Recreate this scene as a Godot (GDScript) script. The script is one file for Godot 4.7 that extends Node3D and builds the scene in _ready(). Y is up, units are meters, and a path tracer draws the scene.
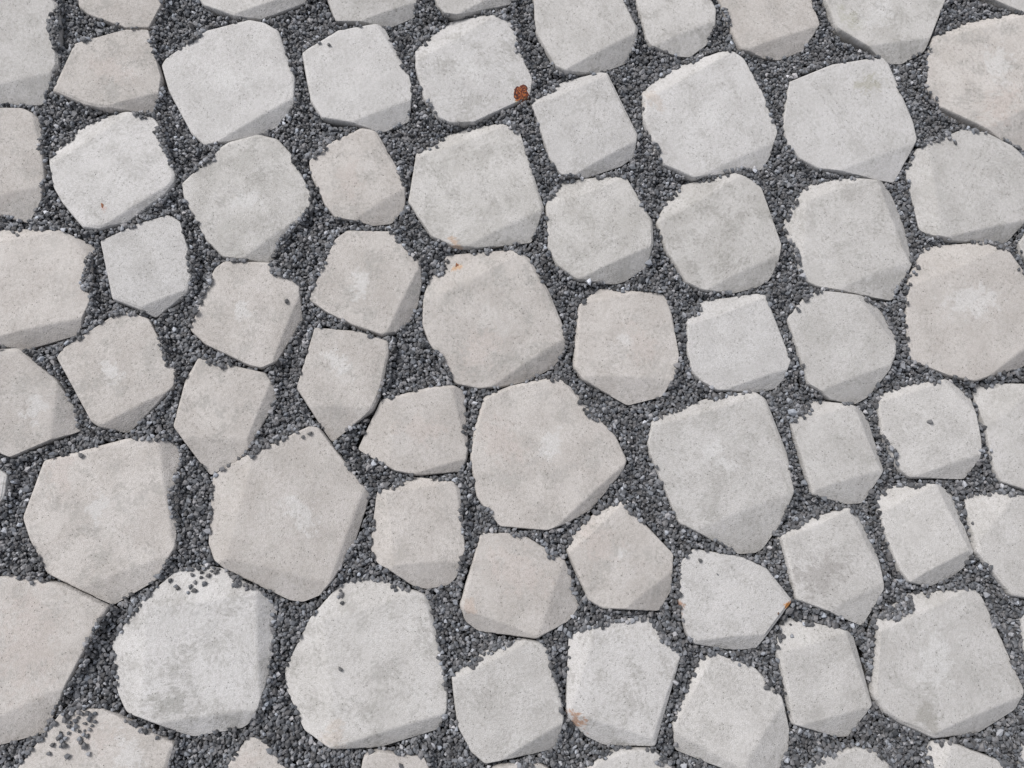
extends Node3D
# Pale cast-concrete paving stones set in dark crushed gravel, seen from standing height.

const TOP := 0.024            # usual height of a stone's crown above the line where the gravel meets it
const CELL := 0.005           # grid of the distance field that keeps the gravel between the stones
var cam_basis: Basis
var cam_pos := Vector3(-0.07, 1.5, 0.26)
const FOV := 50.0
var outlines: Array = []      # for each stone: what shows, and the whole of it
var stones: Array = []        # dictionaries: poly (world xz), centre, ridges, top ...
var rng := RandomNumberGenerator.new()
var coarse := FastNoiseLite.new()
var fine := FastNoiseLite.new()
var wobble := FastNoiseLite.new()
var patchy := FastNoiseLite.new()

# ---- the stones as they lie: tint (g grey, w whitish, b beige, o olive), outline, then ridge lines where a sloped facet begins
var DATA := [
	["g", [49,-10, 62,10, 54,23, 52,34, 56,50, 62,59, 62,69, 44,100, 39,103, 0,104, -40,104, -55,40, -40,-30, 30,-28], [0,86,50,78, 50,84,62,66]],
	["b", [79,-25, 79,0, 81,9, 91,18, 115,26, 130,32, 150,32, 156,23, 168,0, 165,-22, 120,-40], [152,28,165,0]],
	["b", [74,55, 78,48, 91,44, 104,39, 130,33, 150,32, 156,60, 164,78, 161,99, 151,112, 104,112, 89,109, 56,95, 62,83], [100,111,162,91, 148,34,159,65]],
	["w", [163,69, 167,62, 182,53, 198,44, 208,34, 221,29, 250,23, 266,26, 280,34, 285,50, 289,60, 291,70, 296,81, 297,91, 295,105, 276,125, 250,138, 206,147, 193,135, 182,115, 175,104, 167,86], [206,146,296,98]],
	["g", [200,0, 206,10, 221,17, 237,21, 262,20, 284,13, 305,5, 309,0, 305,-30, 205,-30], [228,19,292,-2]],
	["g", [328,-20, 328,0, 331,13, 336,23, 341,27, 380,26, 391,25, 414,16, 418,0, 415,-25], [344,27,419,1]],
	["g", [435,-15, 435,0, 438,10, 445,17, 458,19, 479,14, 510,5, 514,-4, 505,-25], [450,18,492,0]],
	["w", [303,56, 315,48, 339,34, 378,27, 385,31, 392,42, 398,60, 409,76, 413,94, 408,120, 396,124, 384,130, 354,128, 336,128, 325,124, 318,112, 312,104, 306,81], [341,128,413,98, 380,29,409,77]],
	["w", [416,52, 427,42, 443,26, 449,22, 492,17, 500,21, 511,25, 515,36, 518,55, 526,70, 532,83, 529,99, 515,107, 500,114, 484,120, 474,125, 451,126, 438,120, 432,109, 424,101, 416,70], [465,126,530,97, 421,55,490,18]],
	["g", [531,-25, 532,0, 533,13, 536,36, 544,52, 555,70, 565,75, 599,72, 625,62, 633,49, 637,34, 630,21, 618,0, 610,-25], [560,74,637,37]],
	["g", [633,-5, 640,22, 646,42, 651,49, 677,55, 690,55, 706,44, 714,28, 715,13, 707,0, 700,-20, 640,-20], [652,48,714,24]],
	["b", [716,0, 727,21, 734,44, 740,53, 764,58, 780,58, 803,49, 813,36, 818,28, 815,15, 809,0, 800,-25, 725,-25], [742,54,818,28]],
	["w", [531,105, 535,99, 556,90, 559,83, 599,74, 607,76, 615,89, 622,107, 630,122, 637,138, 633,156, 622,164, 604,171, 586,177, 561,176, 550,161, 544,146, 539,128], [566,176,637,142, 534,105,600,76]],
	["w", [642,94, 656,81, 672,68, 719,54, 732,55, 742,62, 753,81, 760,94, 764,109, 772,122, 776,133, 769,156, 762,168, 734,168, 724,173, 693,180, 672,173, 661,167, 659,154, 648,138, 642,122], [692,179,776,136, 645,96,719,57]],
	["o", [820,0, 829,23, 840,43, 850,48, 879,60, 886,62, 902,62, 923,52, 933,31, 944,0, 940,-25, 825,-25], [852,48,928,38]],
	["g", [975,0, 1014,13, 1030,20, 1060,5, 1050,-30, 980,-25], []],
	["b", [931,39, 946,34, 965,23, 1017,15, 1030,22, 1060,40, 1070,100, 1060,160, 1040,160, 1024,151, 993,137, 957,125, 941,116, 933,102, 924,91, 926,60], [982,134,1050,105, 933,42,1017,18]],
	["w", [787,85, 800,78, 829,68, 863,61, 879,60, 886,68, 894,86, 902,104, 910,125, 914,143, 906,161, 894,181, 886,181, 850,177, 816,171, 798,161, 787,148, 781,128, 783,107], [829,174,914,146]],
	["b", [-20,110, 0,109, 26,111, 39,118, 43,128, 42,154, 47,161, 48,182, 43,200, 27,221, 13,217, 0,215, -25,210, -40,160], [0,200,46,188, 31,112,46,160]],
	["w", [51,159, 62,148, 72,141, 78,129, 104,118, 128,114, 156,121, 161,128, 163,146, 167,159, 178,177, 177,185, 169,195, 143,213, 128,224, 102,232, 86,230, 76,219, 66,206, 57,190], [102,231,178,183, 55,163,126,117]],
	["o", [184,186, 195,177, 214,164, 221,151, 234,143, 250,140, 259,137, 279,142, 292,156, 294,167, 305,180, 312,196, 311,208, 302,219, 289,229, 276,247, 271,260, 250,262, 224,258, 208,242, 198,221, 186,200], [238,258,311,208]],
	["b", [310,163, 326,154, 331,145, 365,129, 378,135, 388,154, 398,172, 406,185, 404,207, 391,222, 372,225, 352,221, 336,219, 326,206, 318,190, 312,177], [350,220,405,190]],
	["o", [417,154, 432,147, 448,135, 474,128, 500,125, 508,124, 520,135, 525,156, 534,180, 540,200, 544,210, 531,241, 516,243, 500,246, 477,249, 453,248, 432,238, 419,221, 409,203, 411,180], [468,248,544,214, 419,158,505,126]],
	["o", [546,206, 556,195, 562,182, 604,178, 625,180, 633,193, 638,206, 651,224, 652,247, 646,266, 625,280, 615,283, 576,282, 557,268, 548,250], [580,281,652,250, 547,210,622,180]],
	["o", [655,224, 667,203, 676,192, 682,185, 734,175, 747,180, 760,190, 768,208, 773,226, 780,247, 777,263, 769,279, 757,286, 734,292, 703,292, 685,284, 675,268, 664,250], [705,291,780,252, 660,218,735,177]],
	["g", [784,224, 795,206, 800,192, 812,182, 850,180, 879,182, 889,192, 897,205, 905,230, 910,265, 902,279, 892,300, 879,300, 858,295, 837,291, 816,288, 802,281, 797,255, 790,240], [833,290,910,265, 881,186,909,260, 803,202,850,182, 806,196,803,280]],
	["g", [907,169, 915,151, 931,146, 957,133, 993,137, 1014,154, 1026,168, 1034,185, 1030,215, 1006,242, 951,242, 931,237, 920,229, 914,206, 912,190], [942,238,1028,221, 930,165,941,236]],
	["b", [-30,240, -5,233, 5,229, 62,232, 81,240, 93,246, 91,255, 86,263, 87,286, 92,302, 86,318, 78,333, 44,344, 26,348, 0,346, -30,345, -40,300], [0,341,90,314, 62,233,89,264, -20,245,60,233]],
	["w", [103,243, 141,226, 171,217, 182,224, 188,242, 193,260, 194,279, 190,294, 177,305, 164,312, 156,317, 141,311, 115,301, 109,276], [140,311,193,289]],
	["b", [60,359, 68,349, 89,338, 104,325, 120,315, 133,314, 151,321, 159,332, 161,346, 167,362, 178,372, 176,388, 172,391, 159,406, 128,432, 102,428, 94,422, 83,403, 70,380], [105,427,177,386]],
	["b", [192,331, 201,315, 206,302, 214,286, 216,271, 227,263, 250,262, 271,263, 271,277, 289,282, 301,288, 303,302, 302,320, 293,336, 284,354, 277,363, 263,369, 250,366, 234,359, 208,346], [299,300,269,366]],
	["b", [310,301, 318,281, 328,263, 336,242, 348,233, 392,234, 398,242, 406,255, 421,265, 422,281, 417,305, 410,320, 396,333, 383,337, 354,327, 328,314], [420,272,387,335]],
	["b", [316,329, 328,329, 359,333, 389,343, 390,355, 383,388, 381,394, 375,409, 354,424, 332,441, 310,411, 298,389, 299,383, 305,365], [306,406,370,413]],
	["b", [424,299, 430,281, 443,273, 448,255, 477,252, 500,251, 513,252, 529,260, 539,276, 549,294, 560,318, 566,336, 564,351, 552,367, 526,380, 500,387, 479,389, 456,384, 443,357, 430,344, 423,325], [485,388,566,340, 430,299,508,253]],
	["b", [578,307, 589,297, 599,289, 617,290, 661,295, 669,305, 674,328, 678,357, 674,378, 668,386, 661,396, 646,401, 628,404, 604,393, 583,381, 573,368, 572,358, 575,336], [580,303,640,293, 664,297,677,345, 588,382,670,380]],
	["w", [686,320, 701,310, 699,302, 735,298, 757,295, 764,297, 773,320, 782,341, 789,362, 782,380, 774,388, 760,391, 734,392, 716,391, 700,382, 691,372, 686,350], [720,391,789,368, 688,324,757,298]],
	["g", [785,320, 793,310, 803,299, 816,293, 856,295, 876,307, 886,318, 894,333, 892,357, 886,372, 878,384, 868,396, 856,403, 829,399, 806,385, 800,367, 793,349], [818,391,889,368, 860,298,892,338]],
	["b", [907,279, 918,260, 926,247, 985,244, 1004,252, 1014,268, 1026,283, 1034,300, 1040,340, 1034,360, 1020,367, 993,375, 972,382, 946,376, 912,362, 905,351, 904,310], [980,381,1040,340, 908,290,988,246]],
	["g", [1014,245, 1024,233, 1040,225, 1060,240, 1050,275, 1030,268, 1018,258], []],
	["b", [-35,352, 0,352, 23,350, 31,357, 47,370, 61,382, 73,403, 81,419, 79,430, 62,439, 42,448, 14,458, 0,451, -30,440], [60,383,46,446]],
	["w", [-30,460, 0,467, 12,476, 9,497, 0,510, -20,515], []],
	["b", [26,518, 42,469, 47,461, 78,454, 109,443, 130,439, 161,437, 180,449, 178,466, 172,489, 172,513, 178,526, 177,547, 163,570, 156,579, 112,604, 80,590, 50,573, 43,555, 33,540], [162,440,171,525, 78,586,174,552]],
	["b", [175,427, 182,401, 187,382, 200,359, 216,363, 250,370, 266,374, 277,388, 275,400, 263,425, 250,448, 240,458, 210,474, 190,450], [272,380,241,455, 184,441,250,441]],
	["b", [213,476, 250,455, 310,427, 319,428, 331,442, 362,481, 370,494, 365,515, 352,547, 333,580, 320,594, 302,601, 289,599, 250,580, 226,568, 216,560, 210,544, 212,510], [364,484,325,587, 225,562,325,580, 244,466,222,556]],
	["b", [354,446, 365,427, 375,411, 383,400, 406,394, 417,392, 430,388, 453,386, 464,392, 466,419, 468,448, 466,461, 458,471, 443,474, 417,475, 396,471, 375,458], [456,388,467,446, 410,474,467,459, 388,400,392,468]],
	["b", [378,492, 396,484, 414,478, 453,482, 460,489, 462,510, 464,536, 465,549, 458,565, 456,576, 448,584, 427,588, 414,585, 386,568, 378,562, 371,547, 375,528, 375,505], [380,491,453,483, 454,484,464,540, 391,569,461,560, 383,492,391,567]],
	["b", [471,458, 474,432, 479,411, 484,398, 510,387, 534,381, 553,378, 563,380, 573,393, 596,419, 615,437, 626,461, 622,471, 613,482, 591,508, 568,522, 547,530, 526,530, 500,526, 495,515, 477,497], [625,463,548,530]],
	["g", [647,442, 652,420, 680,411, 693,403, 716,396, 753,393, 764,400, 770,412, 777,432, 785,455, 792,492, 780,523, 764,548, 757,552, 740,553, 714,539, 693,530, 678,523, 667,497, 656,468, 648,453], [692,529,791,495, 650,426,750,395]],
	["g", [789,424, 803,414, 813,401, 847,405, 860,410, 868,422, 876,450, 881,471, 873,487, 863,502, 847,503, 824,497, 810,495, 802,471, 793,443], [812,495,881,474, 854,407,880,465, 791,424,850,407]],
	["g", [876,409, 879,396, 902,387, 944,380, 959,387, 970,396, 975,416, 979,443, 978,458, 965,478, 931,479, 907,478, 896,469, 892,453, 880,435], [918,478,979,455, 878,401,943,382, 946,383,974,412]],
	["g", [975,390, 980,384, 1024,383, 1050,385, 1060,430, 1045,490, 1024,491, 1014,488, 998,482, 991,469, 983,427], [983,430,1028,390]],
	["b", [481,533, 500,533, 521,534, 539,544, 552,552, 564,560, 572,585, 580,604, 568,620, 536,638, 500,635, 479,630, 466,620, 460,605, 464,584, 471,562], [562,562,543,636, 463,612,520,633]],
	["b", [566,550, 573,536, 586,523, 594,515, 622,501, 635,515, 654,536, 672,554, 671,580, 670,590, 659,610, 625,610, 602,608, 588,600, 580,583, 574,568], [626,609,671,572, 568,551,621,503]],
	["w", [680,562, 693,549, 714,551, 740,557, 764,568, 772,578, 790,600, 780,615, 764,637, 755,647, 734,649, 693,643, 685,633, 678,602, 679,580], [697,641,762,638]],
	["g", [778,536, 790,531, 811,518, 845,508, 858,513, 866,536, 876,557, 881,580, 882,588, 876,600, 863,625, 842,617, 816,607, 794,599, 787,573], [829,611,881,582, 851,511,880,570, 781,536,843,510]],
	["g", [876,510, 877,500, 889,488, 910,484, 936,485, 952,495, 957,515, 967,539, 970,552, 962,568, 950,577, 941,581, 931,585, 905,582, 896,570, 884,541], [912,582,970,552, 937,487,968,545, 878,515,934,486]],
	["g", [967,497, 993,493, 1024,496, 1050,500, 1060,560, 1045,602, 1024,600, 1006,595, 988,571, 972,552, 971,539, 967,518], [972,538,1012,497]],
	["w", [1017,617, 1025,610, 1050,612, 1060,650, 1035,662, 1022,650], []],
	["b", [-30,580, 0,576, 16,575, 44,578, 65,584, 112,607, 104,617, 91,636, 83,664, 68,685, 50,724, 44,732, 0,744, -30,745, -45,660], [0,714,70,686, 50,722,84,660]],
	["w", [112,643, 130,620, 146,599, 169,578, 180,569, 200,566, 221,569, 250,589, 260,591, 276,607, 270,625, 273,636, 268,657, 268,677, 260,706, 250,721, 242,727, 227,729, 193,736, 156,724, 128,711, 118,690, 117,662], [152,723,260,708, 258,594,259,706, 148,602,256,590, 142,608,140,716]],
	["g", [285,670, 292,654, 312,617, 328,597, 338,588, 354,580, 372,578, 396,584, 424,594, 430,602, 437,641, 443,672, 447,685, 447,709, 437,729, 417,735, 396,742, 380,746, 332,748, 305,729, 294,703, 286,688], [345,747,447,712, 421,595,445,678, 318,618,421,595, 321,620,326,728]],
	["g", [452,675, 479,659, 487,649, 510,643, 523,639, 539,642, 548,649, 552,672, 557,693, 564,714, 561,729, 555,748, 526,755, 500,761, 485,762, 471,750, 458,724, 453,698], [497,761,563,724, 454,679,523,641]],
	["w", [570,638, 586,628, 609,621, 648,618, 656,628, 661,641, 680,654, 678,664, 667,703, 654,745, 604,744, 586,735, 565,714, 566,685, 568,667], [596,628,568,708, 574,717,650,741, 597,629,676,651, 678,660,656,735]],
	["g", [672,724, 680,706, 690,683, 701,659, 714,653, 737,662, 753,667, 764,683, 780,696, 784,709, 788,729, 788,750, 780,768, 765,775, 740,774, 719,768, 698,758, 677,750], [784,706,750,768, 714,655,675,727, 675,732,735,768]],
	["g", [774,649, 780,638, 782,620, 793,619, 845,630, 858,641, 862,659, 866,680, 869,703, 860,719, 849,736, 837,736, 816,731, 791,723, 785,698, 780,677], [803,726,869,706, 847,632,868,698, 776,649,846,630]],
	["g", [873,628, 875,619, 892,619, 911,610, 911,594, 972,589, 979,597, 991,625, 1004,649, 1021,690, 1014,709, 998,722, 980,732, 931,737, 897,722, 881,711, 869,693, 871,667], [935,737,1021,694, 874,630,972,592]],
	["b", [20,768, 52,729, 65,710, 86,709, 104,707, 146,727, 177,742, 169,768, 160,805, 95,830, 20,810], []],
	["b", [226,768, 250,735, 260,737, 266,739, 273,753, 289,768, 300,800, 260,820, 220,800], []],
	["b", [360,768, 365,754, 380,750, 396,750, 424,755, 430,768, 430,800, 395,825, 355,800], []],
	["b", [490,768, 500,764, 540,762, 549,768, 560,800, 520,825, 480,800], []],
	["g", [586,768, 596,758, 612,753, 622,749, 651,748, 659,759, 675,768, 685,800, 640,830, 585,800], []],
	["g", [806,768, 821,753, 850,746, 873,748, 886,761, 892,768, 895,800, 850,830, 800,800], []],
	["g", [930,768, 929,742, 946,740, 972,748, 993,758, 1001,768, 1010,800, 970,830, 925,800], [948,742,937,775]],
	["w", [1019,768, 1020,745, 1027,738, 1060,750, 1065,800, 1035,810], []],
]

# gravel chips that lie loose on a stone, a few together (added to the gravel)
var SPILLED := [170,580, 176,586, 178,588, 189,592, 196,590, 191,586, 195,582, 192,575, 201,577, 201,572, 205,583, 197,568, 208,576, 215,572, 190,569, 206,567,
	211,571, 213,568, 218,569, 203,569, 55,744, 52,752, 64,745, 68,744, 70,755, 88,745, 92,752, 61,737, 63,731, 68,737, 71,732, 83,737, 84,741, 90,734, 92,728, 87,729, 82,730, 68,718,
	75,713, 81,716, 85,713, 98,720, 98,712, 92,717, 76,728, 79,725, 95,724, 73,721, 66,713, 71,715, 78,719, 88,722, 63,734, 65,740, 86,733, 94,714, 72,725, 81,711, 90,712,
	340,590, 338,597, 342,603, 341,594, 793,422, 803,418, 809,414, 811,410, 886,494, 884,490, 916,265, 915,275, 913,272, 918,268, 320,46, 429,39, 425,45, 971,523, 969,527, 987,567, 13,232, 782,636, 791,636,
	553,91, 550,93, 545,95, 680,190, 676,195, 672,198, 674,193, 666,204, 896,387, 889,390, 905,385, 470,126, 437,148, 430,150, 946,141, 951,143, 952,145, 800,298, 803,301, 795,309, 797,312, 447,260, 446,268, 441,274, 438,272]
# chips that lie quite alone: x, y, and what the stone below looks like
var ALONE := [
	[929,422, "single dark gravel chip lying in the middle of a whitish stone"],
	[341,669, "single grey gravel chip on the big pale stone with four sloped sides"],
	[303,437, "small round dark chip beside a longer one near the peak of the large beige stone"],
	[310,434, "longer dark chip beside a small round one near the peak of the large beige stone"],
	[346,465, "dark gravel chip on the straight edge of the large beige stone"],
	[287,302, "small dark gravel chip near the corner of a beige six-sided stone"],
	[83,456, "small gravel chip on the top edge of the large beige rounded stone"],
	[570,658, "dark gravel chip on the bright narrow slope of a whitish stone"],
	[793,625, "tiny dark gravel chip on the bright top slope of the tall six-sided stone"],
	[700,560, "grey gravel chip near the top corner of the pitted whitish stone"],
	[717,574, "tiny grey gravel chip on the upper half of the pitted whitish stone"],
	[155,133, "tiny dark gravel chip on the stone with a red rust speck"],
	[329,46, "grey gravel chip on the top edge of the square whitish stone"],
	[16,234, "slender dark gravel chip on the bright edge of a broad beige stone"],
	[401,765, "grey gravel chip on the small half-buried pinkish stone"],
	[777,613, "tiny brown seed-like chip by the pointed corner of the pitted whitish stone"],
]

func ray(u: float, v: float) -> Vector3:
	var th := tan(deg_to_rad(FOV) * 0.5)
	return cam_basis * Vector3((u - 512.0) / 384.0 * th, (384.0 - v) / 384.0 * th, -1.0)

func on_level(u: float, v: float, y: float) -> Vector2:   # where the pixel's ray meets the level y
	var d := ray(u, v)
	var k := (y - cam_pos.y) / d.y
	return Vector2(cam_pos.x + d.x * k, cam_pos.z + d.z * k)

func soften(p: PackedVector2Array) -> PackedVector2Array:  # cut every corner a little, twice
	for pass_no in 2:
		var q := PackedVector2Array()
		var n := p.size()
		for i in n:
			var a := p[i]
			var b := p[(i + 1) % n]
			var f := minf(0.25, 0.0024 / maxf(a.distance_to(b), 0.001))
			q.append(a.lerp(b, f)); q.append(b.lerp(a, f))
		p = q
	return p

func straighten(p: PackedVector2Array) -> PackedVector2Array:  # drop corners that hardly bend the outline, keep the real ones
	while p.size() > 5:
		var least := 0.0036
		var which := -1
		for i in p.size():
			var a := p[(i + p.size() - 1) % p.size()]
			var b := p[(i + 1) % p.size()]
			var h := absf((p[i] - a).cross((b - a).normalized()))
			if h < least:
				least = h; which = i
		if which < 0: break
		p.remove_at(which)
	var mid := Vector2.ZERO
	for v in p: mid += v / p.size()
	for i in p.size(): p[i] += (p[i] - mid).normalized() * 0.002
	return p

func resample(p: PackedVector2Array, count: int) -> PackedVector2Array:
	var n := p.size()
	var total := 0.0
	for i in n: total += p[i].distance_to(p[(i + 1) % n])
	var step := total / count
	var out := PackedVector2Array()
	var i := 0
	var at := 0.0
	var seg := p[0].distance_to(p[1])
	for k in count:
		var want := k * step
		while at + seg < want and i < n - 1:
			at += seg; i += 1
			seg = p[i].distance_to(p[(i + 1) % n])
		out.append(p[i].lerp(p[(i + 1) % n], clampf((want - at) / maxf(seg, 1e-6), 0, 1)))
	return out

func edge_distance(p: Vector2, poly: PackedVector2Array) -> float:  # negative inside
	var n := poly.size()
	var best := 1e9
	var inside := false
	var j := n - 1
	for i in n:
		var a := poly[j]
		var b := poly[i]
		var e := b - a
		var w := p - a
		var t := clampf(w.dot(e) / maxf(e.length_squared(), 1e-12), 0.0, 1.0)
		best = minf(best, (w - e * t).length_squared())
		if (a.y > p.y) != (b.y > p.y) and p.x < (b.x - a.x) * (p.y - a.y) / (b.y - a.y) + a.x:
			inside = not inside
		j = i
	return -sqrt(best) if inside else sqrt(best)

func smin(a: float, b: float, k: float) -> float:
	var h := maxf(k - absf(a - b), 0.0) / k
	return minf(a, b) - h * h * k * 0.25

func stone_height(s: Dictionary, p: Vector2, depth: float) -> float:  # p relative to the centre; depth = distance in from the outline
	var w: Vector2 = p + s.centre
	var c: float = coarse.get_noise_2dv(w * 1000.0)
	var f: float = fine.get_noise_2dv(w * 1000.0)
	var wob: float = wobble.get_noise_2dv(w * 1000.0)
	var q: float = p.length() / s.radius
	var y: float = s.top + 0.0025 * (1.0 - q * q) + s.tilt.dot(p)
	for r in s.ridges:
		y = smin(y, s.top - r.slope * ((p - r.a).dot(r.n) + wob * 0.0007), 0.0007)
	if depth < 0.006:
		var e := clampf((depth + wob * 0.0004 + 0.0004) / 0.0036, 0.0, 1.0)
		y = minf(y, lerpf(0.004, s.top, sqrt(maxf(0.0, 1.0 - (1.0 - e) * (1.0 - e)))) + maxf(0.0, depth) * 0.3)
	return y + c * 0.0003 + f * 0.00010

func trace_outlines():
	for entry in DATA:
		var raw := PackedVector2Array()
		var o: Array = entry[1]
		for i in range(0, o.size(), 2): raw.append(on_level(o[i], o[i + 1], 0.012))
		var hull := Geometry2D.convex_hull(raw)
		hull.remove_at(hull.size() - 1)
		outlines.append([raw, straighten(hull)])
	for i in outlines.size():                            # stones that would run into each other get a thin straight seam
		for j in range(i + 1, outlines.size()):
			var both := Geometry2D.intersect_polygons(outlines[i][1], outlines[j][1])
			if both.is_empty(): continue
			var mid := Vector2.ZERO
			var pts := resample(both[0], 24)
			for v in pts: mid += v / 24.0
			var along := Vector2.RIGHT
			var far := 0.0
			for v in pts:
				if (v - mid).length() > far:
					far = (v - mid).length(); along = (v - mid).normalized()
			var n := along.orthogonal()
			if n.dot(middle(outlines[j][1]) - mid) < 0.0: n = -n
			outlines[i][1] = cut(outlines[i][1], mid - n * 0.0014, n)
			outlines[j][1] = cut(outlines[j][1], mid + n * 0.0014, -n)

func middle(p: PackedVector2Array) -> Vector2:
	var m := Vector2.ZERO
	for v in p: m += v / p.size()
	return m

func cut(p: PackedVector2Array, at: Vector2, n: Vector2) -> PackedVector2Array:  # keep what lies behind the line
	var q := PackedVector2Array()
	for i in p.size():
		var a := p[i]
		var b := p[(i + 1) % p.size()]
		var da := (a - at).dot(n)
		var db := (b - at).dot(n)
		if da <= 0.0: q.append(a)
		if (da < 0.0 and db > 0.0) or (da > 0.0 and db < 0.0): q.append(a.lerp(b, da / (da - db)))
	return q

func make_stone(entry: Array, index: int) -> Dictionary:
	var shown: PackedVector2Array = outlines[index][0]   # the part of the stone that the gravel leaves bare
	var raw := soften(outlines[index][1])                # the whole stone
	var c := Vector2.ZERO
	for v in resample(raw, 64): c += v / 64.0
	var s := {"tint": entry[0], "centre": c, "index": index, "seen": true}
	var r := RandomNumberGenerator.new()
	r.seed = 100 + index
	s.top = TOP * r.randf_range(0.9, 1.12)
	s.tilt = Vector2(r.randf_range(-0.03, 0.03), r.randf_range(-0.03, 0.03))
	var loc := PackedVector2Array()
	for v in raw: loc.append(v - c)
	s.poly = loc
	s.bare = PackedVector2Array()
	for v in shown: s.bare.append(v - c)
	var far := 0.0
	for v in loc: far = maxf(far, v.length())
	s.radius = far
	var near := 1e9
	for v in resample(loc, 60): near = minf(near, v.length())
	s.inner = near - 0.03
	s.ridges = []
	var rl: Array = entry[2]
	var dense := resample(loc, 90)
	for i in range(0, rl.size(), 4):
		var a := on_level(rl[i], rl[i + 1], s.top) - c
		var b := on_level(rl[i + 2], rl[i + 3], s.top) - c
		var n := (b - a).orthogonal().normalized()
		if n.dot(a) < 0.0: n = -n
		var most := 0.0
		for v in dense: most = maxf(most, (v - a).dot(n))
		s.ridges.append({"a": a, "n": n, "slope": clampf((s.top - 0.007) / maxf(most, 0.004), 0.30, 0.62)})
	return s

func tint_of(kind: String) -> Array:  # two tones of the same concrete, linear
	match kind:
		"b": return [Vector3(0.470, 0.447, 0.428), Vector3(0.410, 0.386, 0.366)]
		"w": return [Vector3(0.490, 0.481, 0.476), Vector3(0.444, 0.435, 0.428)]
		"o": return [Vector3(0.460, 0.449, 0.437), Vector3(0.392, 0.381, 0.366)]
	return [Vector3(0.470, 0.459, 0.449), Vector3(0.413, 0.402, 0.390)]

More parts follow.
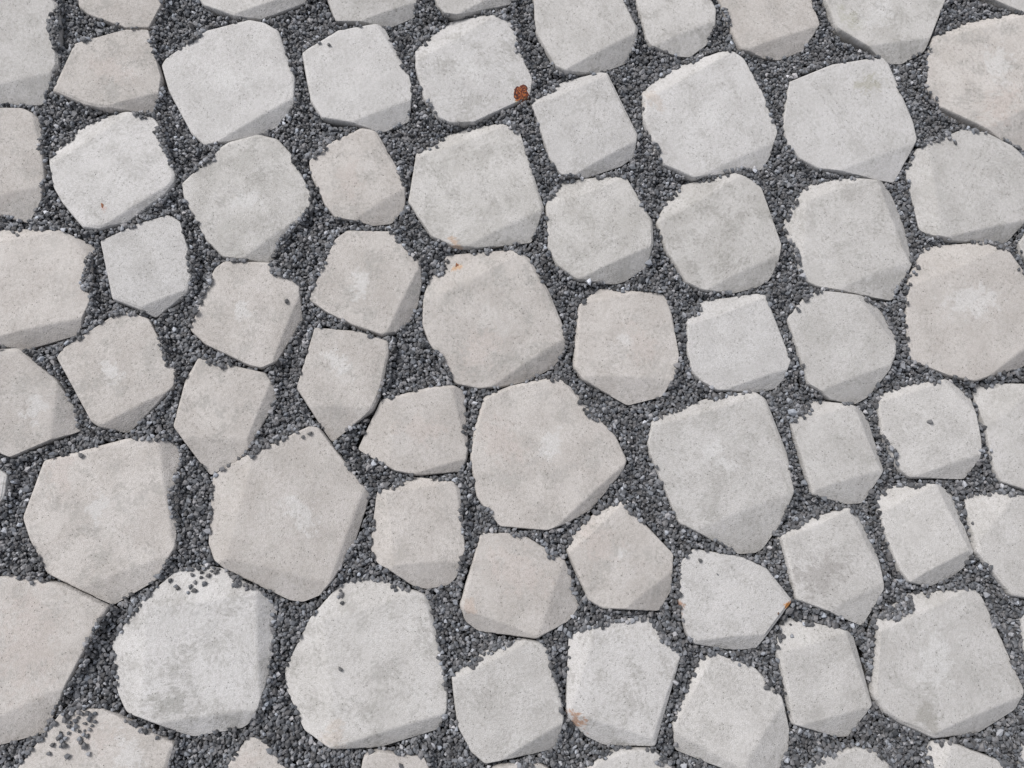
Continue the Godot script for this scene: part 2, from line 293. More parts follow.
func stone_mesh(s: Dictionary) -> ArrayMesh:
	const AROUND := 192
	const RINGS := 42
	var ring := resample(s.poly, AROUND)
	var r := RandomNumberGenerator.new()
	r.seed = 900 + s.index
	var shift := Vector2(r.randf(), r.randf())
	var spin := r.randf() * TAU
	var tones := tint_of(s.tint)
	var tone := r.randf_range(0.94, 1.05)
	var pale_at := Vector2(r.randf_range(-0.02, 0.02), r.randf_range(-0.02, 0.02))
	var pale_r: float = s.radius * r.randf_range(0.16, 0.42)
	var pale: float = r.randf_range(0.0, 0.4)
	var rough := 0.16 if s.index in [28, 53, 54, 59, 20, 23] else r.randf_range(0.02, 0.15)
	var soiled := r.randf_range(0.15, 0.58) + (0.2 if s.tint == "o" else 0.0)
	var stains: Array = s.get("stains", [])
	var vs := PackedVector3Array(); var ns := PackedVector3Array(); var uv := PackedVector2Array(); var cs := PackedColorArray(); var ix := PackedInt32Array()
	var inner := 1e9
	for v in ring: inner = minf(inner, v.length())
	var skip := PackedInt32Array()     # rings nearer the middle take every 2nd, 4th ... point
	var first := PackedInt32Array()
	for j in RINGS:
		var t := 1.0 - pow(1.0 - float(j + 1) / RINGS, 1.3)
		if j == RINGS - 1: t = 1.0
		var sk := 1 if t > 0.6 else (2 if t > 0.32 else (4 if t > 0.15 else 8))
		skip.append(sk); first.append(vs.size())
		for k in range(0, AROUND, sk):
			var p := ring[k] * t
			var depth := 1.0
			if (1.0 - t) * inner < 0.010: depth = maxf(0.0, -edge_distance(p, s.poly))
			if j == RINGS - 1: depth = 0.0
			vs.append(Vector3(p.x, stone_height(s, p, depth), p.y))
	var mid := vs.size()
	vs.append(Vector3(0, stone_height(s, Vector2.ZERO, 1.0), 0))
	ns.resize(vs.size())
	for j in RINGS:
		var sk := skip[j]
		for k in range(0, AROUND, sk):
			var jo := mini(j + 1, RINGS - 1)
			var out := vs[first[jo] + k / skip[jo]]
			var into := vs[mid]
			if j > 0: into = vs[first[j - 1] + (k / skip[j - 1] if k % skip[j - 1] == 0 else (k - sk) / skip[j - 1])]
			var nx := vs[first[j] + ((k + sk) % AROUND) / sk]
			var pv := vs[first[j] + ((k + AROUND - sk) % AROUND) / sk]
			var n := (nx - pv).cross(out - into).normalized()
			ns[first[j] + k / sk] = n if n.y > 0 else -n
	ns[mid] = Vector3.UP
	for i in vs.size():
		var p := Vector2(vs[i].x, vs[i].z)
		var w: Vector2 = (p + s.centre) * 1000.0
		uv.append(p.rotated(spin) / 0.45 + shift)
		var m := clampf(0.5 + 1.3 * patchy.get_noise_2dv(w + Vector2(s.index * 137.0, 0)) + 0.30 * coarse.get_noise_2dv(w * 1.7) + 0.25 * fine.get_noise_2dv(w), 0.0, 1.0)
		var col: Vector3 = (tones[0] as Vector3).lerp(tones[1], m) * tone
		# bleached lime bloom with a ragged outline
		var bloom := (p - pale_at).length() / pale_r + 0.75 * coarse.get_noise_2dv(w * 0.9 + Vector2(500, 0)) + 0.35 * fine.get_noise_2dv(w * 0.8)
		col = col.lerp(Vector3(0.515, 0.502, 0.492), pale * 0.75 * (1.0 - smoothstep(0.45, 0.75, bloom)))
		# grey dirt patches
		var dirt := patchy.get_noise_2dv(w * 1.3 + Vector2(0, 900 + s.index * 71.0)) + 0.5 * fine.get_noise_2dv(w)
		col = col.lerp(Vector3(0.305, 0.297, 0.282), soiled * smoothstep(0.08, 0.42, dirt))
		# pitted, roughened patches that hold dust
		var worn := smoothstep(0.0, 0.3, patchy.get_noise_2dv(w * 1.1 + Vector2(3000 + s.index * 53.0, 40)))
		col *= 1.0 - rough * worn * smoothstep(0.05, 0.4, fine.get_noise_2dv(w * 1.5 + Vector2(70, 0)))
		for st in stains:
			var off: Vector2 = (p - st.at).rotated(st.at.x * 90.0) * Vector2(0.8, 1.35)
			var d: float = off.length() / st.size + 0.5 * fine.get_noise_2dv(w * 1.5) + 0.8 * coarse.get_noise_2dv(w * 1.3)
			col = col.lerp(st.colour, st.strength * (1.0 - smoothstep(0.55, 0.85, d)))
		cs.append(Color(col.x, col.y, col.z))
	var n0 := AROUND / skip[0]
	for k in n0: ix.append_array([mid, k, (k + 1) % n0])
	for j in range(RINGS - 1):
		var sa := skip[j]; var sb := skip[j + 1]
		for k in range(0, AROUND, sa):
			var k2 := (k + sa) % AROUND
			var a := first[j] + k / sa; var b := first[j] + k2 / sa
			var c := first[j + 1] + k / sb; var d := first[j + 1] + k2 / sb
			if sa == sb: ix.append_array([a, c, d, a, d, b])
			else:
				var e := first[j + 1] + (k + sb) / sb
				ix.append_array([a, c, e, a, e, b, b, e, d])
	# the side of the stone, going down into the bed, and its underside
	var base := vs.size()
	for k in AROUND:
		var p := ring[k]
		var top := vs[first[RINGS - 1] + k]
		var side := Vector3(p.x, 0, p.y).normalized()
		var col := cs[first[RINGS - 1] + k]
		for lev in 2:
			var q := p * (1.0 if lev == 0 else 0.975)
			vs.append(Vector3(q.x, top.y if lev == 0 else -0.034, q.y)); ns.append(side)
			uv.append(p.rotated(spin) / 0.45 + shift + side_shift(lev)); cs.append(col)
	var under := vs.size()
	vs.append(Vector3(0, -0.034, 0)); ns.append(Vector3.DOWN); uv.append(shift); cs.append(Color(0.4, 0.39, 0.37))
	for k in AROUND:
		var a := base + k * 2; var b := base + ((k + 1) % AROUND) * 2
		ix.append_array([a, a + 1, b + 1, a, b + 1, b, under, b + 1, a + 1])
	# Godot's front faces run clockwise
	var arr := []
	arr.resize(Mesh.ARRAY_MAX)
	var tri := (vs[ix[1]] - vs[ix[0]]).cross(vs[ix[2]] - vs[ix[0]])
	if tri.y > 0.0:
		for i in range(0, ix.size(), 3):
			var h := ix[i + 1]; ix[i + 1] = ix[i + 2]; ix[i + 2] = h
	arr[Mesh.ARRAY_VERTEX] = vs; arr[Mesh.ARRAY_NORMAL] = ns; arr[Mesh.ARRAY_TEX_UV] = uv; arr[Mesh.ARRAY_COLOR] = cs; arr[Mesh.ARRAY_INDEX] = ix
	var mesh := ArrayMesh.new()
	mesh.add_surface_from_arrays(Mesh.PRIMITIVE_TRIANGLES, arr)
	return mesh

func side_shift(lev: int) -> Vector2:
	return Vector2(0, 0.07 * lev)

func concrete() -> StandardMaterial3D:
	const N := 1024
	var n1 := FastNoiseLite.new(); n1.seed = 11; n1.frequency = 0.17; n1.fractal_octaves = 2
	var n2 := FastNoiseLite.new(); n2.seed = 12; n2.frequency = 0.05; n2.fractal_octaves = 4; n2.fractal_gain = 0.6
	var n3 := FastNoiseLite.new(); n3.seed = 13; n3.noise_type = FastNoiseLite.TYPE_CELLULAR; n3.frequency = 0.075
	n3.cellular_return_type = FastNoiseLite.RETURN_DISTANCE; n3.cellular_jitter = 1.0
	var n4 := FastNoiseLite.new(); n4.seed = 14; n4.frequency = 0.012; n4.fractal_octaves = 3
	var a := n1.get_seamless_image(N, N, false, false, 0.1, false).get_data()
	var b := n2.get_seamless_image(N, N).get_data()
	var c := n3.get_seamless_image(N, N, false, false, 0.1, false).get_data()
	var d := n4.get_seamless_image(N, N).get_data()
	var rgb := PackedByteArray(); rgb.resize(N * N * 3)
	var hgt := PackedByteArray(); hgt.resize(N * N)
	var cmin := 255; var cmax := 0
	for i in range(0, N * N, 7):
		cmin = mini(cmin, c[i]); cmax = maxi(cmax, c[i])
	for i in N * N:
		var g := (a[i] - 128) / 128.0
		var m := b[i] / 255.0
		var pit := clampf((0.19 - float(c[i] - cmin) / float(cmax - cmin)) / 0.08, 0.0, 1.0)
		pit *= clampf((d[i] / 255.0 - 0.36) * 4.0, 0.0, 1.0) * clampf((m - 0.3) * 4.0, 0.0, 1.0)
		var grit := clampf((m - 0.62) * 5.0, 0.0, 1.0) * clampf((d[i] / 255.0 - 0.35) * 3.0, 0.0, 1.0)
		var v := 0.935 + 0.10 * g - 0.09 * (m - 0.5) - 0.6 * pit - 0.16 * grit * (0.5 + 0.8 * g)
		rgb[i * 3] = int(clampf(v, 0, 1) * 255)
		rgb[i * 3 + 1] = int(clampf(v * 0.999, 0, 1) * 255)
		rgb[i * 3 + 2] = int(clampf(v - 0.012 * m, 0, 1) * 255)
		hgt[i] = int(clampf(0.6 + 0.16 * g - 0.45 * pit + 0.2 * (0.5 - m), 0, 1) * 255)
	var mat := StandardMaterial3D.new()
	var im := Image.create_from_data(N, N, false, Image.FORMAT_RGB8, rgb)
	im.generate_mipmaps()
	mat.albedo_texture = ImageTexture.create_from_image(im)
	var h := Image.create_from_data(N, N, false, Image.FORMAT_L8, hgt)
	h.convert(Image.FORMAT_RGBA8)
	h.bump_map_to_normal_map(3.0)
	h.generate_mipmaps()
	mat.normal_enabled = true
	mat.normal_texture = ImageTexture.create_from_image(h)
	mat.normal_scale = 0.8
	mat.vertex_color_use_as_albedo = true
	mat.roughness = 0.93
	mat.metallic_specular = 0.3
	return mat

func chip_mesh(seed_no: int) -> ArrayMesh:  # one small lump of crushed rock: uneven, with flat broken faces
	var r := RandomNumberGenerator.new()
	r.seed = seed_no
	var p := []
	var g := (1.0 + sqrt(5.0)) * 0.5
	for c in [[-1, g, 0], [1, g, 0], [-1, -g, 0], [1, -g, 0], [0, -1, g], [0, 1, g], [0, -1, -g], [0, 1, -g], [g, 0, -1], [g, 0, 1], [-g, 0, -1], [-g, 0, 1]]:
		p.append(Vector3(c[0], c[1], c[2]).normalized() * r.randf_range(0.5, 1.25))
	var st := SurfaceTool.new()
	st.begin(Mesh.PRIMITIVE_TRIANGLES)
	st.set_smooth_group(-1)
	for t in [[0, 11, 5], [0, 5, 1], [0, 1, 7], [0, 7, 10], [0, 10, 11], [1, 5, 9], [5, 11, 4], [11, 10, 2], [10, 7, 6], [7, 1, 8],
			[3, 9, 4], [3, 4, 2], [3, 2, 6], [3, 6, 8], [3, 8, 9], [4, 9, 5], [2, 4, 11], [6, 2, 10], [8, 6, 7], [9, 8, 1]]:
		var n: Vector3 = (p[t[1]] - p[t[0]]).cross(p[t[2]] - p[t[0]])
		var order: Array = [t[0], t[1], t[2]]
		if n.dot(p[t[0]] + p[t[1]] + p[t[2]]) > 0.0: order = [t[0], t[2], t[1]]
		for i in order: st.add_vertex(p[i] * Vector3(0.0054, 0.0032, 0.0037))
	st.generate_normals()
	return st.commit()

func random_basis(r: RandomNumberGenerator, flat: float) -> Basis:
	var b := Basis(Vector3.UP, r.randf() * TAU)
	var ax := Vector3(r.randf_range(-1, 1), 0.01, r.randf_range(-1, 1)).normalized()
	return Basis(ax, r.randf_range(-1.5, 1.5) * flat) * b

func chip_colour(r: RandomNumberGenerator) -> Color:
	var v := 0.098 * exp(r.randfn(0.0, 0.48))
	if r.randf() < 0.02: v = r.randf_range(0.2, 0.34)
	var warm := r.randf_range(-0.04, 0.05)
	return Color(v * (0.97 + warm), v, v * (1.07 - warm))

func inside_frame(p: Vector2) -> bool:
	var l := cam_basis.inverse() * (Vector3(p.x, 0, p.y) - cam_pos)
	var th := tan(deg_to_rad(FOV) * 0.5)
	return absf(l.x / -l.z) < th * 1024.0 / 768.0 and absf(l.y / -l.z) < th

func _ready():
	# ---------------------------------------------------------------- camera, sky, light
	cam_basis = Basis(Vector3(0, 0, 1), deg_to_rad(3.5)) * Basis(Vector3(1, 0, 0), deg_to_rad(-79.0))
	var cam := Camera3D.new()
	cam.name = "camera"
	cam.transform = Transform3D(cam_basis, cam_pos)
	cam.fov = FOV; cam.near = 0.05; cam.far = 200.0
	add_child(cam)
	cam.current = true
	var we := WorldEnvironment.new()
	we.name = "environment"
	var env := Environment.new()
	env.background_mode = Environment.BG_SKY
	var sm := ProceduralSkyMaterial.new()
	sm.sky_top_color = Color(0.762, 0.775, 0.812)
	sm.sky_horizon_color = Color(0.785, 0.796, 0.825)
	sm.ground_bottom_color = Color(0.30, 0.29, 0.28)
	sm.ground_horizon_color = Color(0.55, 0.55, 0.55)
	sm.sun_angle_max = 0.0
	var sky := Sky.new()
	sky.sky_material = sm
	env.sky = sky
	env.background_energy_multiplier = 0.36
	env.tonemap_mode = Environment.TONE_MAPPER_LINEAR
	env.tonemap_exposure = 2.78
	env.sdfgi_enabled = true; env.ssao_enabled = true; env.ssil_enabled = true
	we.environment = env
	add_child(we)
	var sun := DirectionalLight3D.new()
	sun.name = "sun"
	sun.light_energy = 0.5
	sun.light_color = Color(1.0, 0.988, 0.982)
	sun.light_angular_distance = 26.0
	sun.shadow_enabled = true
	add_child(sun)
	sun.look_at_from_position(Vector3(-1.15, 1.5, -1.0), Vector3.ZERO, Vector3.UP)

	# ---------------------------------------------------------------- the ground
	coarse.seed = 3; coarse.frequency = 0.03; coarse.fractal_octaves = 3
	fine.seed = 4; fine.frequency = 0.13; fine.fractal_octaves = 2
	wobble.seed = 5; wobble.frequency = 0.05; wobble.fractal_octaves = 3
	patchy.seed = 6; patchy.frequency = 0.011; patchy.fractal_octaves = 4; patchy.fractal_gain = 0.6
	var earth := StandardMaterial3D.new()
	earth.albedo_color = Color(0.27, 0.265, 0.26)
	earth.roughness = 1.0
	var g := MeshInstance3D.new()
	g.name = "ground"
	var pm := PlaneMesh.new()
	pm.size = Vector2(60, 60)
	g.mesh = pm
	g.material_override = earth
	g.position = Vector3(0, -0.03, 0)
	g.set_meta("kind", "structure")
	g.set_meta("label", "dark bed of earth under the gravel")
	g.set_meta("category", "ground")
	add_child(g)

	# ---------------------------------------------------------------- the paving stones
	var pavement := Node3D.new()
	pavement.name = "pavement"
	pavement.set_meta("kind", "structure")
	pavement.set_meta("label", "paving of pale bevelled concrete stones set apart in dark gravel")
	pavement.set_meta("category", "pavement")
	add_child(pavement)
	trace_outlines()
	for i in DATA.size(): stones.append(make_stone(DATA[i], i))
	add_stain(522, 94, 0.016, Vector3(0.36, 0.20, 0.07), 0.75)
	add_stain(519, 104, 0.009, Vector3(0.40, 0.30, 0.10), 0.8)
	add_stain(455, 243, 0.013, Vector3(0.42, 0.30, 0.22), 0.7)
	add_stain(457, 266, 0.008, Vector3(0.46, 0.28, 0.15), 0.7)
	add_stain(103, 209, 0.008, Vector3(0.42, 0.26, 0.22), 0.55)
	add_stain(578, 721, 0.017, Vector3(0.34, 0.20, 0.13), 0.8)
	add_stain(680, 607, 0.010, Vector3(0.30, 0.17, 0.11), 0.8)
	add_stain(788, 604, 0.010, Vector3(0.50, 0.22, 0.06), 0.95)
	add_stain(470, 607, 0.016, Vector3(0.44, 0.34, 0.28), 0.4)
	add_stain(652, 100, 0.026, Vector3(0.40, 0.34, 0.29), 0.4)
	add_stain(1000, 105, 0.05, Vector3(0.43, 0.37, 0.34), 0.4)
	add_stain(335, 738, 0.03, Vector3(0.42, 0.36, 0.31), 0.4)
	add_stain(170, 702, 0.032, Vector3(0.26, 0.255, 0.24), 0.6)
	add_stain(925, 717, 0.03, Vector3(0.27, 0.26, 0.24), 0.6)
	add_stain(852, 20, 0.03, Vector3(0.33, 0.325, 0.27), 0.5)
	add_stain(868, 85, 0.03, Vector3(0.31, 0.30, 0.25), 0.6)
	add_stain(820, 575, 0.05, Vector3(0.27, 0.255, 0.245), 0.55)
	# pinkish tone in the cement
	for b in [[30, 640, 80], [515, 570, 55], [600, 545, 40], [500, 440, 50], [480, 350, 45], [420, 430, 40], [60, 470, 40], [95, 735, 35], [240, 765, 30], [110, 70, 40], [640, 345, 40], [350, 180, 35]]:
		add_stain(b[0], b[1], b[2] * 0.001, Vector3(0.445, 0.402, 0.378), 0.5)
	# smears of pale lime left by the casting
	for b in [[36, 409, 22], [98, 507, 20], [302, 514, 26], [112, 372, 18], [359, 284, 22], [712, 452, 20], [724, 464, 17], [625, 340, 13], [620, 553, 12],
			[550, 445, 24], [998, 65, 34], [876, 16, 34], [242, 310, 18], [338, 362, 22], [471, 70, 26], [130, 755, 26], [712, 117, 24], [250, 200, 22], [228, 80, 30], [972, 300, 40], [935, 660, 40]]:
		add_stain(b[0], b[1], b[2] * 0.00125, Vector3(0.535, 0.530, 0.525), 0.55)
	var mat := concrete()
	for s in stones:
		var o := MeshInstance3D.new()
		o.name = "paving_stone" if s.index == 0 else "paving_stone_%03d" % s.index
		o.mesh = stone_mesh(s)
		o.material_override = mat
		o.position = Vector3(s.centre.x, 0, s.centre.y)
		pavement.add_child(o, true)
		s.node = o
	print("stones built ", Time.get_ticks_msec())
	more_stones(pavement, mat)
	label_stones()
	print("margin ", stones.size(), " ", Time.get_ticks_msec())
	lay_gravel()
	print("gravel ", Time.get_ticks_msec())
	small_things()
	print("done ", Time.get_ticks_msec())

func add_stain(u: float, v: float, size: float, colour: Vector3, strength: float):
	var s := stone_at(u, v)
	if not s.has("stains"): s.stains = []
	s.stains.append({"at": on_level(u, v, s.top) - s.centre, "size": size, "colour": colour, "strength": strength})

func label_stones():
	var named := {8: "whitish stone with a crust of orange rust on its corner", 53: "pitted whitish stone with an orange speck on its pointed corner",
		19: "whitish stone with one red rust speck near its lower edge", 47: "largest grey kite-shaped stone with a broad lower bevel",
		46: "large beige stone with a long straight bevel", 60: "large grey stone bevelled on four sides", 14: "stone with olive green streaks"}
	for k in named: stones[k].node.set_meta("label", named[k])

func more_stones(pavement: Node3D, _mat: Material):  # the paving goes on beyond the frame
	var r := RandomNumberGenerator.new()
	r.seed = 77
	var whole := []
	for s in stones:
		var o: Array = DATA[s.index][1]
		var ok := true
		for i in range(0, o.size(), 2):
			if o[i] < 2 or o[i] > 1022 or o[i + 1] < 2 or o[i + 1] > 766: ok = false
		if ok: whole.append(s)
	var placed := 0
	for attempt in 5000:
		if placed >= 90: break
		var src: Dictionary = whole[r.randi() % whole.size()]
		var at := Vector2(r.randf_range(-1.42, 1.57), r.randf_range(-1.32, 1.12))
		var turn := r.randf_range(-0.5, 0.5) + (PI if r.randf() < 0.3 else 0.0)
		var poly := PackedVector2Array()
		var bad := false
		for v in src.poly:
			var w: Vector2 = v.rotated(turn)
			poly.append(w)
		var bare := PackedVector2Array()
		for v in src.bare: bare.append(v.rotated(turn))
		for v in resample(poly, 24):
			if inside_frame(at + v * 1.12):
				bad = true; break
		if bad: continue
		for t in stones:
			var gap: float = at.distance_to(t.centre)
			if gap > t.radius + src.radius + 0.01: continue
			for v in resample(poly, 28):
				if edge_distance(at + v - t.centre, t.poly) < 0.008:
					bad = true; break
			if bad: break
			for v in resample(t.poly, 28):
				if edge_distance(v + t.centre - at, poly) < 0.008:
					bad = true; break
			if bad: break
		if bad: continue
		var o: MeshInstance3D = src.node.duplicate()
		o.name = "paving_stone_%03d" % stones.size()
		pavement.add_child(o, true)
		o.position = Vector3(at.x, 0, at.y)
		o.rotation.y = -turn
		stones.append({"poly": poly, "centre": at, "radius": src.radius, "inner": src.inner, "bare": bare, "index": stones.size(), "seen": false, "node": o, "like": src, "turn": turn})
		placed += 1

func lay_gravel():
	var lo := Vector2(-1.5, -1.4)
	var hi := Vector2(1.65, 1.2)
	var nx := int((hi.x - lo.x) / CELL)
	var nz := int((hi.y - lo.y) / CELL)
	var d1 := PackedFloat32Array(); d1.resize(nx * nz); d1.fill(0.06)
	var d2 := PackedFloat32Array(); d2.resize(nx * nz); d2.fill(0.06)
	var dh := PackedFloat32Array(); dh.resize(nx * nz); dh.fill(0.06)   # distance to the stone that may reach under the gravel
	var who := PackedInt32Array(); who.resize(nx * nz); who.fill(-1)
	for si in stones.size():
		var s: Dictionary = stones[si]
		var reach: float = s.radius + 0.02
		var c: Vector2 = s.centre
		var outline := resample(s.poly, 34)
		var bare: PackedVector2Array = s.bare
		for z in range(maxi(0, int((c.y - reach - lo.y) / CELL)), mini(nz, int((c.y + reach - lo.y) / CELL) + 1)):
			for x in range(maxi(0, int((c.x - reach - lo.x) / CELL)), mini(nx, int((c.x + reach - lo.x) / CELL) + 1)):
				var p := lo + Vector2(x + 0.5, z + 0.5) * CELL - c
				if p.length() > reach: continue
				var d: float = -0.05
				if p.length() > s.inner: d = edge_distance(p, bare)
				var i := z * nx + x
				if d < d1[i]:
					d2[i] = d1[i]; d1[i] = d; who[i] = si
					if d > -0.015 and d < 0.025: dh[i] = edge_distance(p, outline)
				elif d < d2[i]: d2[i] = d
	print("field ", Time.get_ticks_msec())
	var spread := FastNoiseLite.new(); spread.seed = 21; spread.frequency = 0.012; spread.fractal_octaves = 3
	var level := FastNoiseLite.new(); level.seed = 22; level.frequency = 0.02; level.fractal_octaves = 2
	var r := RandomNumberGenerator.new()
	r.seed = 5
	var tf: Array[Transform3D] = []
	for layer in 3:
		var step: float = [0.0068, 0.0056, 0.0056][layer]
		var z := lo.y + 0.01
		while z < hi.y - 0.01:
			var x := lo.x + 0.01
			while x < hi.x - 0.01:
				var p := Vector2(x + r.randf_range(-0.5, 0.5) * step, z + r.randf_range(-0.5, 0.5) * step)
				x += step
				var cx := clampi(int((p.x - lo.x) / CELL), 1, nx - 2)
				var cz := clampi(int((p.y - lo.y) / CELL), 1, nz - 2)
				var i := cz * nx + cx
				var d := d1[i]
				if d < -0.013: continue
				var slope := Vector2(d1[i + 1] - d1[i - 1], d1[i + nx] - d1[i - nx]) / (2.0 * CELL)
				var here := lo + Vector2(cx + 0.5, cz + 0.5) * CELL
				d = clampf(d + slope.dot(p - here), d - CELL, d + CELL)
				d -= 0.0018
				var away := slope.normalized() if slope.length() > 0.1 else Vector2.ZERO
				var heap := clampf(0.45 - 0.65 * away.y + 0.30 * away.x, 0.0, 1.0)   # which sides the gravel was swept up against
				var sp := spread.get_noise_2dv(p * 1000.0)
				var lv := level.get_noise_2dv(p * 1000.0)
				var over := heap * 0.021 * maxf(0.0, sp - 0.02)                 # how far the chips run up onto the stone
				if d < 0.0:
					if layer == 0 or d < -over or who[i] < 0: continue
					if r.randf() < -d / maxf(over, 0.001) * 0.8: continue
					tf.append(chip_on_stone(stones[who[i]], p, -d, r))
					continue
				var under := dh[i]
				if under < 0.0:                    # gravel swept over the rim of the stone
					if layer == 0: continue
					var t := chip_on_stone(stones[who[i]], p, -under, r)
					t.origin.y += 0.0025 * (layer - 1)
					tf.append(t)
					continue
				if d < 0.0010 and layer == 0: continue
				var y := 0.0115 + 0.004 * lv
				if d < 0.016 and who[i] >= 0:      # the bed rises to the rim of the stone next to it
					var rim := rim_height(stones[who[i]], p - away * (under + 0.004))
					y = lerpf(rim - 0.0030 + 0.0025 * heap, y, smoothstep(0.003, 0.016, d))
				var gap := under + d2[i]
				if gap < 0.014: y -= (0.014 - gap) * 1.1
				if heap < 0.35 and d < 0.007: y -= (0.35 - heap) / 0.35 * (0.007 - d) * 0.9
				y += [-0.0095, -0.0045, 0.0][layer] + r.randf_range(-0.0020, 0.0018)
				if layer == 2 and r.randf() < 0.18: continue
				var sc := exp(r.randfn(0.0, 0.2))
				var b := random_basis(r, 1.0).scaled_local(Vector3(sc * r.randf_range(0.75, 1.2), sc * r.randf_range(0.75, 1.3), sc * r.randf_range(0.75, 1.25)))
				tf.append(Transform3D(b, Vector3(p.x, y, p.y)))
			z += step
	for k in range(0, SPILLED.size(), 2):
		var s := stone_at(SPILLED[k], SPILLED[k + 1])
		if s.is_empty(): continue
		var p := on_level(SPILLED[k], SPILLED[k + 1], s.top * 0.7)
		tf.append(chip_on_stone(s, p, maxf(0.0, -edge_distance(p - s.centre, s.poly)), r))
	var mm := MultiMesh.new()
	mm.transform_format = MultiMesh.TRANSFORM_3D
	mm.use_colors = true
	mm.mesh = chip_mesh(8)
	mm.instance_count = tf.size()
	var cr := RandomNumberGenerator.new()
	cr.seed = 99
	for i in tf.size():
		mm.set_instance_transform(i, tf[i])
		mm.set_instance_color(i, chip_colour(cr))
	var mi := MultiMeshInstance3D.new()
	mi.name = "gravel"
	mi.multimesh = mm
	mi.material_override = rock()
	mi.set_meta("kind", "stuff")
	mi.set_meta("label", "dark grey crushed gravel filling the joints between the stones")
	mi.set_meta("category", "gravel")
	add_child(mi)
	print("chips ", tf.size())

func rim_height(s: Dictionary, p: Vector2) -> float:
	var q: Vector2 = p - s.centre
	var src: Dictionary = s
	if s.has("like"):
		src = s.like
		q = q.rotated(-s.turn)
	var y: float = src.top
	for e in src.ridges: y = minf(y, src.top - e.slope * (q - e.a).dot(e.n))
	return clampf(y, 0.004, 0.03)

func rock() -> StandardMaterial3D:
	var m := StandardMaterial3D.new()
	m.vertex_color_use_as_albedo = true
	m.roughness = 0.65
	m.metallic_specular = 0.5
	return m

func stone_at(u: float, v: float) -> Dictionary:
	var best := {}
	var least := 0.03
	for s in stones:
		if not s.seen: continue
		var d := edge_distance(on_level(u, v, s.top * 0.6) - s.centre, s.poly)
		if d < least:
			least = d; best = s
	return best

func chip_on_stone(s: Dictionary, p: Vector2, depth: float, r: RandomNumberGenerator) -> Transform3D:
	var q: Vector2 = p - s.centre
	var src: Dictionary = s
	if s.has("like"):
		src = s.like
		q = q.rotated(-s.turn)
	var y := stone_height(src, q, depth)
	var sc := exp(r.randfn(0.0, 0.15))
	var b := random_basis(r, 0.22).scaled_local(0.95 * Vector3(sc * r.randf_range(0.75, 1.15), sc, sc * r.randf_range(0.8, 1.25)))
	return Transform3D(b, Vector3(p.x, y + 0.0026 * sc, p.y))

func small_things():
	var r := RandomNumberGenerator.new()
	r.seed = 31
	var kinds := [chip_mesh(8), chip_mesh(15), chip_mesh(23)]
	var n := 0
	for a in ALONE:
		var s := stone_at(a[0], a[1])
		if s.is_empty():
			print("no stone under chip ", a)
			continue
		var p := on_level(a[0], a[1], s.top)
		var o := MeshInstance3D.new()
		o.name = "gravel_chip" if n == 0 else "gravel_chip_%03d" % n
		o.mesh = kinds[n % 3]
		var m := StandardMaterial3D.new()
		var v := 0.09 * exp(r.randfn(0.0, 0.25))
		var c := Color(v, v, v * 1.02)
		if String(a[1 + 1]).contains("brown"): c = Color(0.10, 0.06, 0.04)
		m.albedo_color = c.linear_to_srgb()
		m.roughness = 0.65
		o.material_override = m
		o.transform = chip_on_stone(s, p, maxf(0.0, -edge_distance(p - s.centre, s.poly)), r)
		if String(a[2]).begins_with("tiny"): o.scale *= 0.65
		o.set_meta("label", a[2]); o.set_meta("category", "stone chip"); o.set_meta("group", "loose gravel chips lying on the stones")
		add_child(o, true)
		n += 1
	# rusted iron in the concrete
	rust(8, 522, 93, 0.0155, 0.020, 0.0018, "crust of orange and dark red rust", 1)
	rust(33, 457, 263, 0.0032, 0.0062, 0.0012, "brown rust speck", 2)
	rust(19, 103, 206, 0.0030, 0.0052, 0.0012, "dark red rust speck", 3)
	rust(53, 679, 606, 0.0045, 0.0075, 0.0015, "brown rust spot at the edge", 4)

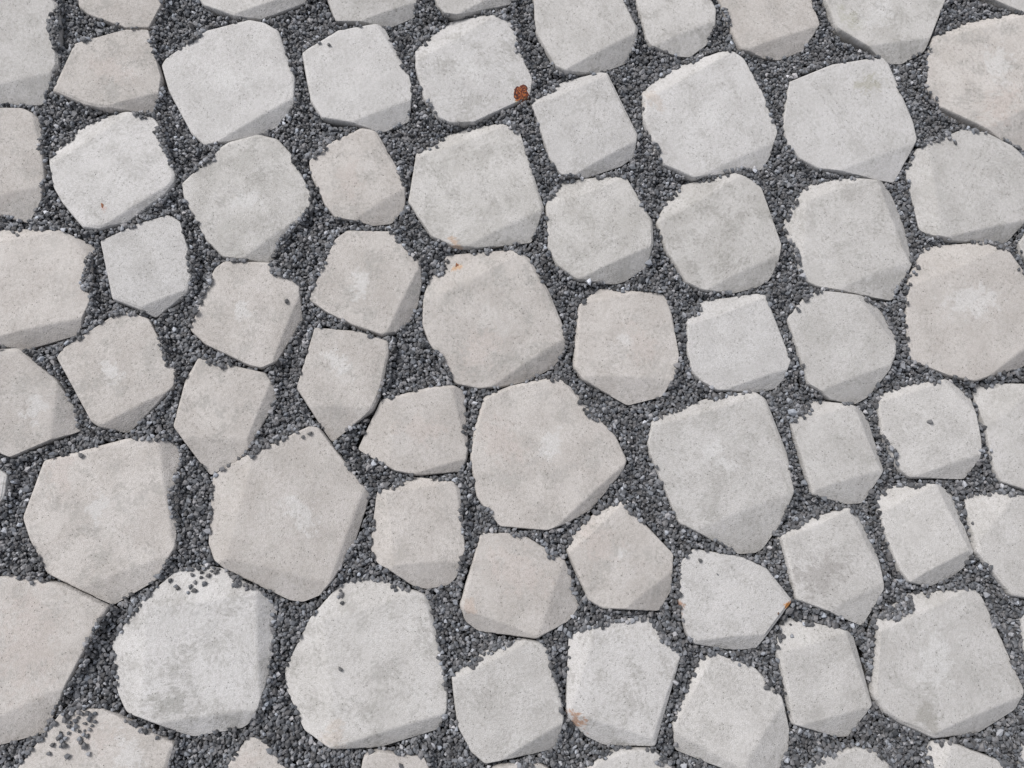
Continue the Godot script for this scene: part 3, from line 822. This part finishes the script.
func rust(i: int, u: float, v: float, rx: float, rz: float, high: float, label: String, seed_no: int):
	var s: Dictionary = stones[i]
	var at: Vector2 = on_level(u, v, s.top) - s.centre
	var st := SurfaceTool.new()
	st.begin(Mesh.PRIMITIVE_TRIANGLES)
	var nz := FastNoiseLite.new(); nz.seed = seed_no; nz.frequency = 0.22; nz.fractal_octaves = 3
	const A := 28
	const R := 9
	var pts := []
	var cols := []
	for j in R + 1:
		for k in A:
			var th := TAU * k / A
			var edge := 1.0 + 0.85 * nz.get_noise_2d(cos(th) * 2.2 + 30.0, sin(th) * 2.2)
			var t := float(j) / R
			var p := Vector2(cos(th) * rx, sin(th) * rz) * edge * t
			var w := (p + at) * 1000.0
			var bump := nz.get_noise_2dv(w * 2.0)
			var y := stone_height(s, at + p, maxf(0.0, -edge_distance(at + p, s.poly))) + high * (1.0 - pow(t, 3.0)) * (0.7 + 0.5 * bump) - 0.0006 * t
			pts.append(Vector3(at.x + p.x, y, at.y + p.y))
			var m := nz.get_noise_2dv(w * 1.6 + Vector2(90, 30)) + 0.35 * nz.get_noise_2dv(w * 4.0)
			var col := Vector3(0.10, 0.020, 0.011).lerp(Vector3(0.38, 0.12, 0.03), smoothstep(0.08, 0.3, m)).lerp(Vector3(0.03, 0.014, 0.012), smoothstep(0.0, 0.2, -m))
			if seed_no > 1: col = Vector3(0.10, 0.045, 0.03).lerp(Vector3(0.30, 0.13, 0.06), smoothstep(-0.2, 0.4, m))
			cols.append(Color(col.x, col.y, col.z))
	for j in R:
		for k in A:
			var a := j * A + k; var b := j * A + (k + 1) % A
			for q in [a, b, b + A, a, b + A, a + A]:
				st.set_color(cols[q]); st.add_vertex(pts[q])
	st.index()
	st.generate_normals()
	var o := MeshInstance3D.new()
	o.name = "rust_crust" if seed_no == 1 else "rust_speck"
	o.mesh = st.commit()
	var m := StandardMaterial3D.new()
	m.vertex_color_use_as_albedo = true
	m.roughness = 0.95
	m.cull_mode = BaseMaterial3D.CULL_DISABLED
	o.material_override = m
	o.set_meta("label", label)
	s.node.add_child(o, true)
